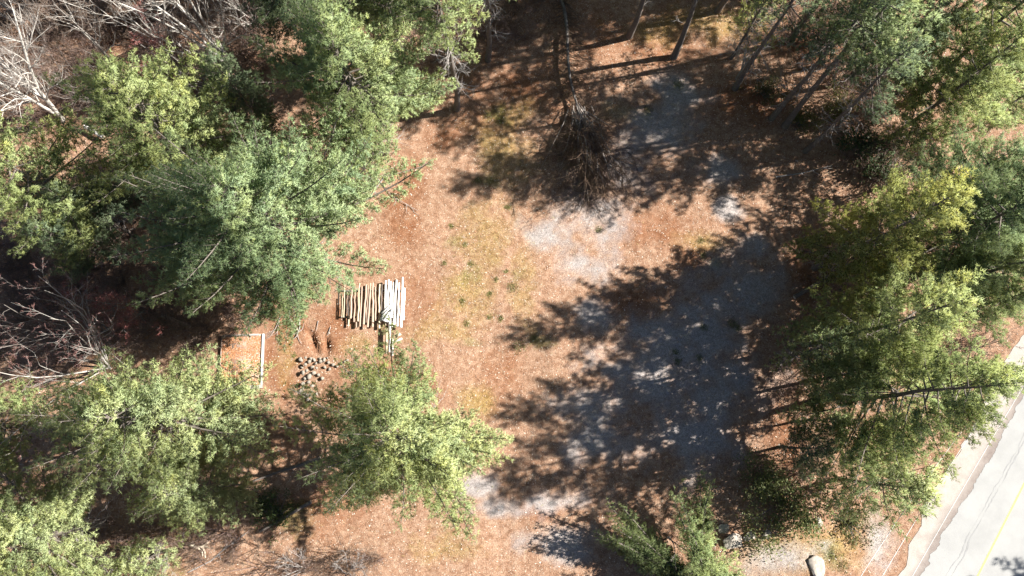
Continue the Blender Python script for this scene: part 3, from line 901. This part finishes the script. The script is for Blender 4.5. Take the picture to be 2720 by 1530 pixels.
# ---------------------------------------------------------------- fallen dead tree with fan of brush
def fallen_tree():
    rs = np.random.RandomState(71)
    a, b = at(1478, -40, .5), at(1545, 330, .7)
    ax = norm(b - a)
    L = np.linalg.norm(b - a)
    side = np.array([-ax[1], ax[0], 0])
    s = np.linspace(0, 1, 10)
    tr = a + (b - a) * s[:, None] + np.stack([side[0] * np.sin(s * 7) * .25, side[1] * np.sin(s * 7) * .25, .12 * np.sin(s * 5)], 1)
    lt = [(tr, .17 * np.linspace(1, .45, 10))]
    l2, l3 = [], []

    def limb(p, d, ln, r, lev):
        k = 5
        pts = [p]
        for i in range(k - 1):
            d = norm(d + rs.randn(3) * .16 + [0, 0, -.02])
            q = pts[-1] + d * ln / (k - 1)
            q[2] = max(q[2], .05)
            pts.append(q)
        pts = np.array(pts)
        (l2 if lev == 0 else l3).append((pts, r * np.linspace(1, .25, k)))
        if lev < 3:
            for i in range((6, 4, 2)[lev]):
                f = rs.uniform(.2, .98)
                bb = np.array([np.interp(f, np.linspace(0, 1, k), pts[:, c]) for c in range(3)])
                limb(bb, norm(d + rs.randn(3) * [.5, .5, .35]), ln * rs.uniform(.3, .55), max(r * .45, .012), lev + 1)

    for i in range(190):
        f = rs.uniform(.0, .97)
        p = np.array([np.interp(f, s, tr[:, c]) for c in range(3)])
        sg = rs.choice([-1, 1])
        limb(p, norm(ax * rs.uniform(.1, .9) + side * sg * rs.uniform(.3, 1) + [0, 0, rs.uniform(-.1, .5)]), rs.uniform(.6, 1.7), .032, 1)
    for i in range(85):
        an = rs.randn() * .22
        limb(tr[-1 - rs.randint(0, 2)] + rs.randn(3) * [.3, .3, .1], norm(ax * cos(an) + side * sin(an) + [0, 0, rs.uniform(-.05, .25)]), rs.uniform(2.8, 6.0), rs.uniform(.03, .07), 0)
    t = setp(empty('fallen_tree', (0, 0, 0)), 'dead fallen tree across the clearing top, its dark brushy crown fanned towards the gravel', 'fallen tree')
    obj('trunk', mk_mesh('trunk', *tubes(lt, 8), M['greybark'], smooth=True), t)
    obj('limbs', mk_mesh('limbs', *tubes(l2, 5), M['twig_grey']), t)
    obj('twigs', mk_mesh('twigs', *tubes(l3, 3), M['brush_dark']), t)


fallen_tree()

# ---------------------------------------------------------------- log pile
ORD = ['first', 'second', 'third', 'fourth', 'fifth', 'sixth', 'seventh', 'eighth', 'ninth', 'tenth', 'eleventh', 'twelfth', 'thirteenth', 'fourteenth', 'fifteenth', 'sixteenth']


def log_obj(name, p, q, r, mat, label, cat='log', group=None, r2=None, sides=10, ends=True):
    c = (p + q) / 2
    d = q - p
    L = np.linalg.norm(d)
    rs = np.random.RandomState(int(abs(p[0] * 97 + q[1] * 31)) % 9999)
    k = 7
    s = np.linspace(-.5, .5, k)
    pts = np.stack([s * L, rs.randn(k) * .018, rs.randn(k) * .008], 1)
    pts[[0, -1], 1:] = 0
    rad = np.linspace(r, r2 or r * .78, k) * (1 + rs.randn(k) * .02)
    V, F = tubes([(pts, rad)], sides)
    me = mk_mesh(name, V, F, M[mat], smooth=True)
    o = obj(name, me)
    o.location = c
    dn = d / L
    o.rotation_euler = (0, -math.asin(np.clip(dn[2], -1, 1)), math.atan2(d[1], d[0]))
    setp(o, label, cat, group)
    if ends:
        caps = np.array([list(range(sides))[::-1], list(range(len(V) - sides, len(V)))])
        Vc = V.copy()
        Vc[:sides, 0] -= .001
        Vc[-sides:, 0] += .001
        used = np.unique(caps)
        remap = -np.ones(len(V), int)
        remap[used] = np.arange(len(used))
        obj('cut_end', mk_mesh('cut_end', Vc[used], [remap[caps]], M['cut']), o)
    return o


def zr(x, y): return 880 + x / 8.05, 720 + y / 8.05


GP = 'poles stacked side by side in the log pile'
poles = [(240, 540, 222, 990, 18, 'pole_tan'), (290, 230, 262, 990, 25, 'pole_tan'), (340, 430, 328, 900, 16, 'pole_dark'), (380, 520, 360, 950, 16, 'pole_dark'),
         (440, 400, 408, 1015, 46, 'pole_brown'), (515, 400, 483, 1090, 32, 'pole_brown'), (607, 260, 568, 1075, 38, 'pole_tan'), (655, 330, 610, 1185, 36, 'pole_brown'),
         (745, 290, 690, 1145, 48, 'pole_brown'), (785, 330, 745, 1100, 28, 'pole_brown'), (838, 260, 775, 1200, 44, 'pole_brown'), (890, 250, 885, 1095, 50, 'pole_brown'),
         (945, 330, 945, 1060, 35, 'pole_brown'), (1035, 280, 1020, 890, 45, 'pole_tan'), (1080, 280, 1074, 900, 30, 'pole_dark')]
white = [(1165, 200, 1140, 1060, 55), (1225, 185, 1200, 1080, 52), (1275, 220, 1252, 1100, 42), (1325, 240, 1300, 1000, 32), (1395, 190, 1340, 1150, 55), (1450, 245, 1412, 1180, 42),
         (1525, 130, 1490, 1205, 55), (1565, 360, 1540, 1050, 46)]
m_px = np.linalg.norm(at(991, 800) - at(990, 800))
for i, (x0, y0, x1, y1, w, mt) in enumerate(poles):
    r = w / 8.05 * m_px / 2
    h = .34 + r
    p, q = at(*zr(x0, y0), h), at(*zr(x1, y1), h)
    what = {'pole_tan': 'straw-coloured', 'pole_brown': 'brown peeled', 'pole_dark': 'dark weathered'}[mt]
    log_obj('log', q, p, r, mt, f'{what} pole, {ORD[i]} from the left end of the stacked log pile', group=GP)
for i, (x0, y0, x1, y1, w) in enumerate(white):
    r = w / 8.05 * m_px / 2
    h = .36 + r + (.02 if i % 2 else 0)
    p, q = at(*zr(x0, y0), h), at(*zr(x1, y1), h)
    n = len(white) - 1 - i
    log_obj('log', q, p, r, 'pole_white', f'pale whitish pole, {ORD[n]} from the right end of the stacked log pile' if n else 'pale whitish pole at the right end of the stacked log pile', group=GP)
for i, (x, y0, y1, w, mt, lab) in enumerate([(365, 600, 1185, 34, 'pole_tan', 'short pale end jutting from under the left corner of the log pile'),
                                       (540, 560, 1210, 52, 'pole_brown', 'brown lower pole jutting from beneath the sixth pole of the log pile'),
                                       (880, 560, 1195, 52, 'pole_brown', 'brown lower pole jutting from beneath the middle of the log pile'),
                                       (1027, 560, 1232, 58, 'pole_tan', 'thick pale lower pole jutting out below the gap in the log pile'),
                                       (1155, 640, 1165, 36, 'pole_tan', 'small tan pole end below the cut offcuts on the log pile'),
                                       (1300, 640, 1198, 38, 'pole_white', 'white lower pole end beneath the pale poles beside the long board'),
                                       (1425, 640, 1198, 38, 'pole_white', 'white lower pole end nearest the right corner of the log pile')]):
    r = w / 8.05 * m_px / 2
    log_obj('log', at(*zr(x, y1), .24), at(*zr(x + 12, y0), .24), min(r, .085), mt, lab, group='lower poles under the log pile')
for i, (yy, lab) in enumerate(((420, 'dark bearer log across the far end under the log pile'), (980, 'dark bearer log across the near end under the log pile'))):
    log_obj('log', at(*zr(205, yy), .075), at(*zr(1590, yy), .075), .075, 'pole_dark', lab)
# short offcuts heaped on the pale poles
for i, (x, y, a, l) in enumerate([(1190, 800, 42, 300), (1180, 880, 38, 260), (1150, 960, 30, 220), (1130, 1010, 25, 180), (1150, 1060, -12, 150), (1210, 930, 50, 260), (1300, 830, 40, 110)]):
    c = at(*zr(x, y), .62 + .03 * i)
    d = np.array([cos(radians(a)), sin(radians(a)), 0]) * l / 8.05 * m_px / 2
    me = mk_mesh('timber_offcut', *box(0, 0, 0, 2 * np.linalg.norm(d), .13, .045), M['pole_white'])
    o = obj('timber_offcut', me, loc=c)
    o.rotation_euler = (0, 0, radians(a))
    setp(o, 'short white timber offcut heaped slantwise on the pale poles', 'offcut', 'white offcuts heaped on the log pile')


def board(label, p0, p1, w, th, mat='pole_white', z=.05, cat='board', name='board'):
    a, b = at(*p0, z), at(*p1, z)
    d = b - a
    o = obj(name, mk_mesh(name, *box(0, 0, 0, np.linalg.norm(d), w, th), M[mat]), loc=(a + b) / 2)
    o.rotation_euler = (0, 0, math.atan2(d[1], d[0]))
    return setp(o, label, cat)


board('long pale board lying over the white poles and out below the pile', (1037, 815), (1034, 935), .15, .04, 'pole_white', .64)
board('short pale board left of the long board below the log pile', (1027, 873), (1026, 940), .15, .05, 'pole_tan', .30)
board('narrow pale board right of the long board below the log pile', (1043, 898), (1043, 945), .10, .04, 'pole_white', .1)
board('short white board set slantwise beside the long board below the pile', (1046, 909), (1068, 899), .12, .05, 'pole_white', .15)
board('tan wood scrap lying below the right end of the log pile', (1054, 893), (1064, 886), .2, .06, 'pole_tan', .08)

# ---------------------------------------------------------------- wooden platform
tl, trr, brr, blr = at(588, 892), at(702, 886), at(704, 1030), at(584, 1036)
pc = (tl + trr + brr + blr) / 4
pw = np.linalg.norm(trr - tl)
pl = np.linalg.norm(tl - blr)
prz = math.atan2(trr[1] - tl[1], trr[0] - tl[0])
plat = setp(empty('wooden_platform', (pc[0], pc[1], 0), prz * .6), 'square wooden platform strewn with rusty needles, white board along its right edge', 'platform')
for i in range(3):
    y0 = -pl / 2 + i * pl / 3
    obj('plywood_sheet', mk_mesh('plywood_sheet', *box(0, y0 + pl / 6, .19 - .002 * (i % 2), pw, pl / 3 - .012, .03), M['ply']), plat)
obj('frame', mk_mesh('frame', *join([box(0, s * (pl / 2 - .05), .085, pw, .09, .17) for s in (-1, 1)] + [box(s * (pw / 2 - .05), 0, .085, .09, pl - .2, .17) for s in (-1, 1)]), M['trim_grey']), plat)
o = obj('edge_board', mk_mesh('edge_board', *box(pw / 2 - .09, .12, .235, .16, pl * .93, .055), M['ply_trim']), plat)
o['label'] = 'white right edge board'
o = obj('edge_board', mk_mesh('edge_board', *box(-.12, pl / 2 - .07, .265, pw * .82, .13, .12), M['trim_grey']), plat)
o['label'] = 'grey raised far edge board'
o = obj('edge_board', mk_mesh('edge_board', *box(.3, -pl / 2 + .1, .245, pw * .72, .24, .08), M['trim_grey']), plat)
o['label'] = 'grey near edge board'
obj('edge_board', mk_mesh('edge_board', *box(-pw / 2 + .05, 0, .225, .05, pl * .9, .03), M['ply']), plat)
rs = np.random.RandomState(8)
n = 14000
px_ = rs.uniform(-pw / 2 + .1, pw / 2 - .2, n); py_ = rs.uniform(-pl / 2 + .1, pl / 2 - .15, n)
keep = fbm(px_ + 30, py_ + 12, .9, 3) + rs.randn(n) * .12 > .40
px_, py_ = px_[keep], py_[keep]; n = len(px_)
a_ = rs.rand(n) * 2 * pi; l_ = rs.uniform(.04, .10, n)
V = np.stack([np.stack([px_, py_, np.full(n, .208)], 1), np.stack([px_ + np.cos(a_) * l_, py_ + np.sin(a_) * l_, .212 + rs.rand(n) * .03], 1),
              np.stack([px_ + np.cos(a_ + .6) * l_, py_ + np.sin(a_ + .6) * l_, .21 + rs.rand(n) * .02], 1)], 1).reshape(-1, 3)
setp(obj('needle_litter', mk_mesh('needle_litter', V, [np.arange(len(V)).reshape(-1, 3)],
     mat_tinted('rusty_needles', [(0, (.34, .13, .055)), (.6, (.48, .24, .12)), (.9, (.52, .33, .20)), (1, (.75, .64, .54))]), tint=np.repeat(rs.rand(n), 3)), plat), kind='stuff')

# ---------------------------------------------------------------- stones and rocks
def ico(seed, sub=1):
    t = (1 + 5 ** .5) / 2
    v = np.array([[-1, t, 0], [1, t, 0], [-1, -t, 0], [1, -t, 0], [0, -1, t], [0, 1, t], [0, -1, -t], [0, 1, -t], [t, 0, -1], [t, 0, 1], [-t, 0, -1], [-t, 0, 1]], float)
    v = norm(v)
    f = [[0, 11, 5], [0, 5, 1], [0, 1, 7], [0, 7, 10], [0, 10, 11], [1, 5, 9], [5, 11, 4], [11, 10, 2], [10, 7, 6], [7, 1, 8], [3, 9, 4], [3, 4, 2], [3, 2, 6], [3, 6, 8], [3, 8, 9], [4, 9, 5], [2, 4, 11], [6, 2, 10], [8, 6, 7], [9, 8, 1]]
    for _ in range(sub):
        cache, nf, vl = {}, [], list(v)

        def mid(a, b):
            k = (min(a, b), max(a, b))
            if k not in cache:
                vl.append(norm((vl[a] + vl[b]) / 2)); cache[k] = len(vl) - 1
            return cache[k]
        for a, b, c in f:
            x, y, z = mid(a, b), mid(b, c), mid(c, a)
            nf += [[a, x, z], [b, y, x], [c, z, y], [x, y, z]]
        v, f = np.array(vl), nf
    rs = np.random.RandomState(seed)
    v = v * (1 + rs.randn(len(v), 1) * .09) + rs.randn(len(v), 3) * .03
    for _ in range(5):
        n = norm(rs.randn(3)); d = rs.uniform(.62, .85)
        e = v @ n
        v = v - np.where(e > d, e - d, 0)[:, None] * n
    return v, [np.array(f)]


STN = [mk_mesh('stone', *ico(80 + i), M['stone']) for i in range(6)]
rs = np.random.RandomState(15)
heap = [(797, 955, 15, 'rounded white-grey stone, topmost of the stone heap beside the platform'), (812, 968, 12, None), (825, 952, 11, None), (800, 975, 10, None), (815, 985, 13, None), (828, 975, 12, None), (838, 965, 11, None),
        (806, 990, 12, None), (820, 1000, 16, 'largest tan stone low in the heap beside the platform'), (808, 1005, 11, None), (806, 1020, 13, None), (818, 1015, 10, None), (832, 990, 12, None), (842, 978, 10, None),
        (850, 960, 11, None), (860, 955, 10, None), (872, 962, 11, None), (884, 968, 11, None), (895, 972, 10, None), (905, 965, 9, None), (915, 960, 9, None), (922, 956, 9, None), (935, 990, 11, None),
        (800, 1035, 12, None), (810, 1045, 13, None), (822, 1050, 14, None), (815, 1060, 11, None), (826, 1040, 10, None), (835, 1062, 12, None), (848, 952, 9, None), (862, 975, 10, None), (875, 980, 9, None), (845, 995, 11, None), (855, 1005, 10, None), (830, 1025, 10, None), (840, 1045, 10, None), (868, 950, 8, None), (812, 950, 9, None), (820, 960, 10, None), (833, 955, 9, None)]
for i, (px, py, d, lab) in enumerate(heap):
    r = d * m_px / 2 * rs.uniform(.72, 1.12)
    x, y = at(px, py, .2)[:2]
    z = float(ground_z(x, y)) + r * .35 + (.28 if (i % 3 == 1 and px < 850) else 0.05)
    o = obj('stone', STN[i % 6], loc=(x, y, z))
    o.scale = (r * rs.uniform(.9, 1.25), r * rs.uniform(.85, 1.1), r * rs.uniform(.7, .95))
    o.rotation_euler = (rs.rand() * .6, rs.rand() * .6, rs.rand() * 6)
    setp(o, lab or 'pale fieldstone in the rough heap between the platform and the lone pine', 'stone', 'stones of the heap beside the platform')
RCK = [mk_mesh('rock', *ico(90 + i, 2), M['rock']) for i in range(3)]
for i, (px, py, rx, ry, rz, lab) in enumerate([(2158, 1502, .62, .78, .35, 'large pale rock on the bank at the bottom edge near the road'), (1945, 1440, .8, .6, 0, 'pale rock just right of the pine with three long boughs'),
                                      (1920, 1405, .6, .35, 0, 'small pale rock in shade behind the bank rock'), (2172, 1392, .25, .5, .1, 'narrow pale rock beside the dark rounded shrub'),
                                      (1990, 1425, .55, .35, .2, 'flat pale rock on the bank below the dark rounded shrub'), (2035, 1420, .4, .3, .8, 'small cream rock at the foot of the dark rounded shrub')]):
    x, y = at(px, py)[:2]
    o = obj('rock', RCK[i % 3], loc=(x, y, float(ground_z(x, y)) + .0))
    o.scale = (rx, ry, min(rx, ry) * .36)
    o.rotation_euler = (.1, .1, rz)
    setp(o, lab, 'rock')

# ---------------------------------------------------------------- fallen logs and sticks
log_obj('fallen_log', at(826, 1333, .18), at(690, 1412, .15), .13, 'pole_dark', 'fallen log with pale cut end beside the low green shrub', r2=.09)
log_obj('fallen_log', at(852, 1216, .3), at(672, 1278, .2), .12, 'pole_dark', 'long fallen trunk poking out left from under the lone clearing pine', r2=.06)
log_obj('fallen_log', at(505, 868, .2), at(430, 838, .2), .14, 'pole_brown', 'pale fallen trunk among brush left of the platform', r2=.12)
log_obj('fallen_log', at(275, 365, .5), at(225, 335, .5), .16, 'pole_white', 'pale broken trunk piece between the two yellow-green pines', r2=.15)
log_obj('fallen_log', at(2215, 730, .25), at(2110, 790, .2), .2, 'pole_dark', 'thick dark log lying at the wood edge right of the clearing', r2=.15)


def stick(label, pix, r, mat='dead', name='fallen_branch', z=.06, twigs=3):
    rs = np.random.RandomState(int(pix[0][0]))
    P = np.array([at(a, b, z + .03 * i) for i, (a, b) in enumerate(pix)])
    lines = [(P, r * np.linspace(1, .4, len(P)))]
    d = norm(P[-1] - P[0])
    for i in range(twigs):
        f = rs.uniform(.3, .95)
        b = np.array([np.interp(f, np.linspace(0, 1, len(P)), P[:, c]) for c in range(3)])
        e = norm(d + rs.randn(3) * [.6, .6, .2])
        lines.append((np.array([b, b + e * .4, b + norm(e + rs.randn(3) * .2) * .8]), np.array([.5, .4, .2]) * r))
    c = P[0].copy()
    lines = [(p - c, q) for p, q in lines]
    return setp(obj(name, mk_mesh(name, *tubes(lines, 5), M[mat]), loc=c), label, 'branch')


stick('split pale branch lying below the big pine, right of the platform', [(768, 845), (785, 868), (790, 872)], .11, 'cut', twigs=1)
stick('thin forked stick pointing down from the big pine foot toward the platform', [(748, 832), (735, 865), (726, 884)], .035)
stick('thin straight stick right of the forked stick above the platform', [(742, 850), (737, 880), (735, 905)], .025)
stick('pale upright branch near the split branch', [(796, 840), (796, 870), (788, 893), (780, 900)], .05)
stick('short stick leaning in the needles left of the log pile', [(878, 868), (870, 892)], .04, twigs=0)
stick('thin stick in the rusty needles below the big pine crown', [(845, 852), (840, 880)], .03, twigs=0)
stick('pale dead branch on the tan grass right of the big pine', [(1000, 470), (1040, 520), (1110, 560)], .035, twigs=6)
stick('grey fallen branch with twigs at the clearing edge under the sparse pine', [(985, 520), (1020, 470), (1130, 440)], .04, twigs=8)
stick('long pale dead branch on the brown bank at the bottom left', [(500, 1520), (560, 1490), (600, 1455), (650, 1420)], .05, 'dead', twigs=10)
stick('bleached stump splinter lying among brush at the bottom left', [(505, 1445), (525, 1455), (540, 1450)], .16, 'cut', twigs=4)
stick('pale fallen branch in the dark shade at the upper right', [(2285, 408), (2330, 402), (2340, 385)], .07, 'palebark', twigs=4)
stick('curved pale fallen branch below the other in the upper right shade', [(2345, 475), (2360, 440), (2380, 425)], .06, 'palebark', twigs=5)
stick('long thin fallen stem across the shade at the clearing right edge', [(2060, 470), (2130, 460), (2210, 440)], .06, 'dead', twigs=3)
stick('fallen grey stem beneath the thin shaded pines', [(2130, 155), (2180, 125), (2230, 90)], .09, 'dead', twigs=5)

# ---------------------------------------------------------------- overhead wires with poles beyond the frame
def wire(label, a, b, h, ext=1.6):
    p, q = at(*a, h), at(*b, h)
    d = q - p
    p, q = p - d * ext, q + d * ext
    s = np.linspace(0, 1, 24)
    pts = p + (q - p) * s[:, None]
    pts[:, 2] += h * .16 * ((2 * s - 1) ** 2 - .15)
    c = pts[0].copy()
    setp(obj('overhead_wire', mk_mesh('overhead_wire', *tubes([(pts - c, np.full(24, .016))], 5), M['wire']), loc=c), label, 'wire', 'overhead wires along the road')


wire('overhead wire running along the paved edge of the road', (2722, 1025), (2427, 1530), 7.5)
wire('overhead wire crossing the gravel shoulder left of the one on the paved edge', (2526, 1238), (2350, 1525), 7.5)
wire('faint overhead wire over the dry bank, farthest left of the road', (2430, 1320), (2290, 1530), 7.0)

# ---------------------------------------------------------------- ground stuff: litter, grass, brush
rs = np.random.RandomState(21)


def scatter(n, dens):
    x = rs.uniform(-43, 42, n); y = rs.uniform(-13, 36, n)
    k = (rs.rand(n) < dens(x, y)) & (x < shoulder_x(y) - .2)
    pcx, pcy = pc[0], pc[1]
    k &= ~((np.abs(x - pcx) < pw / 2 + .05) & (np.abs(y - pcy) < pl / 2 + .05))
    x, y = x[k], y[k]
    return x, y, ground_z(x, y)


x, y, z = scatter(220000, lambda x, y: np.clip(.75 - .65 * mask(x, y, GRAVEL, .4, .35), 0, 1))
n = len(x)
a = rs.rand(n) * 2 * pi
l = rs.uniform(.035, .10, n)
p = np.stack([x, y, z + .012], 1)
u = np.stack([np.cos(a), np.sin(a), rs.uniform(-.2, .5, n)], 1) * l[:, None]
v = np.stack([-np.sin(a), np.cos(a), rs.uniform(-.3, .5, n)], 1) * (l * rs.uniform(.3, .6, n))[:, None]
V = np.stack([p - u * .5 + [0, 0, .01], p + v, p + u], 1).reshape(-1, 3)
tn = np.clip(rs.beta(1.4, 2.0, n), 0, 1)
setp(obj('leaf_litter', mk_mesh('leaf_litter', V, [np.arange(len(V)).reshape(-1, 3)], M['litter'], tint=np.repeat(tn, 3))), kind='stuff')

gm = lambda x, y: np.clip(mask(x, y, GRASS, .42, .5) * .9 + .04, 0, 1) + mask(x, y, GREEN, .5, .4)
x, y, z = scatter(120000, gm)
n = len(x)
K = 3
bx = np.repeat(np.stack([x, y, z - .01], 1), K, 0) + rs.randn(n * K, 3) * [.05, .05, 0]
d = norm(rs.randn(n * K, 3) * [1, 1, .2] + [0, 0, .7]) * rs.uniform(.08, .22, (n * K, 1))
s = norm(np.cross(d, rs.randn(n * K, 3))) * .012
V = np.stack([bx - s, bx + s, bx + d], 1).reshape(-1, 3)
tn = np.clip(rs.rand(n) * .75 + .35 * mask(x, y, GREEN, .5, .4), 0, 1)
setp(obj('dry_grass', mk_mesh('dry_grass', V, [np.arange(len(V)).reshape(-1, 3)], M['straw'], tint=np.repeat(tn, K * 3))), kind='stuff')

WEED = [(1362, 762, .5), (1236, 650, .25), (1252, 700, .3), (1228, 800, .35), (1300, 780, .25), (1318, 742, .22), (1345, 722, .2), (1240, 860, .3), (1300, 842, .25), (1330, 846, .25),
        (1350, 550, .35), (1300, 300, .5), (1330, 320, .4), (1860, 640, .35), (1868, 680, .35), (1720, 290, .4), (1800, 225, .5), (1960, 230, .5), (1870, 870, .3), (1795, 935, .3), (1858, 950, .35), (1800, 960, .3),
        (1945, 860, .4), (1960, 870, .35), (1590, 610, .3), (1200, 600, .25), (1180, 700, .25), (2230, 1500, .6), (2200, 1470, .5), (2260, 1440, .4), (1380, 920, .6), (1420, 900, .4), (780, 945, .25), (1270, 480, .4)]
wb, wd, wt = [], [], []
for px, py, rr in WEED:
    c = at(px, py)
    k = int(160 * rr / .3)
    q = rs.randn(k, 2) * rr * .45 + c[:2]
    wb.append(np.stack([q[:, 0], q[:, 1], ground_z(q[:, 0], q[:, 1]) - .01], 1))
    wd.append(norm(rs.randn(k, 3) * [1, 1, .2] + [0, 0, .6]) * rs.uniform(.07, .2, (k, 1)))
wb, wd = np.vstack(wb), np.vstack(wd)
ws = norm(np.cross(wd, rs.randn(len(wd), 3))) * .016
V = np.stack([wb - ws, wb + ws, wb + wd], 1).reshape(-1, 3)
setp(obj('green_weeds', mk_mesh('green_weeds', V, [np.arange(len(V)).reshape(-1, 3)], M['weed'], tint=np.repeat(rs.rand(len(wb)), 3))), kind='stuff')

# brush: thickets of thin stems
BR = [(300, 60, 380, 80), (640, 190, 90, 90), (100, 290, 160, 80), (290, 640, 190, 170), (450, 850, 190, 110), (600, 820, 90, 50), (660, 220, 90, 80), (560, 700, 150, 120), (130, 860, 170, 160), (350, 1440, 160, 60), (560, 1440, 120, 60),
      (600, 130, 170, 120), (150, 180, 200, 130), (450, 150, 150, 110), (40, 700, 90, 90), (580, 860, 60, 40), (700, 40, 120, 60), (900, 1500, 150, 40), (2570, 940, 60, 110),
      (2300, 250, 160, 130), (2200, 100, 170, 120), (2330, 430, 110, 90), (2180, 760, 60, 160), (2120, 1000, 80, 160), (2090, 1250, 120, 80), (930, 420, 100, 60), (620, 1490, 170, 50), (760, 1500, 90, 40), (1380, 60, 110, 110), (1180, 100, 120, 100)]
out, _t = bare_lines(seed=51, h=2.3, stems=7, spread=.7, r0=.022, depth=2, nb=(4, 2), up=.1)
out = [[(p[::max(1, (len(p) - 1) // 2)], q[::max(1, (len(p) - 1) // 2)]) for p, q in o] for o in out]
out[1] = [(p[[0, -1]], q[[0, -1]]) for p, q in out[1]]
out[2] = [(p[[0, -1]], q[[0, -1]]) for p, q in out[2]]
BV, BF = join([tubes(o, 3) for o in out])
x, y, z = scatter(14000, lambda x, y: np.clip(mask(x, y, BR, .42, .3), 0, 1) * .8)
n = min(len(x), 1200)
parts = []
for i in range(n):
    a, s_ = rs.rand() * 6.28, rs.uniform(.5, 1.25)
    c, s2 = cos(a) * s_, sin(a) * s_
    parts.append((np.stack([BV[:, 0] * c - BV[:, 1] * s2 + x[i], BV[:, 0] * s2 + BV[:, 1] * c + y[i], BV[:, 2] * s_ + z[i]], 1), BF))
half = n // 2
setp(obj('underbrush', mk_mesh('underbrush', *join(parts[:half]), M['twig_brown'])), kind='stuff')
setp(obj('underbrush', mk_mesh('underbrush', *join(parts[half:]), M['twig_brush'])), kind='stuff')

print('TRIS', sum(sum(len(p.vertices) - 2 for p in m.polygons) if len(m.polygons) < 2000 else len(m.polygons) * (2 if len(m.polygons[0].vertices) == 4 else 1) for m in bpy.data.meshes))
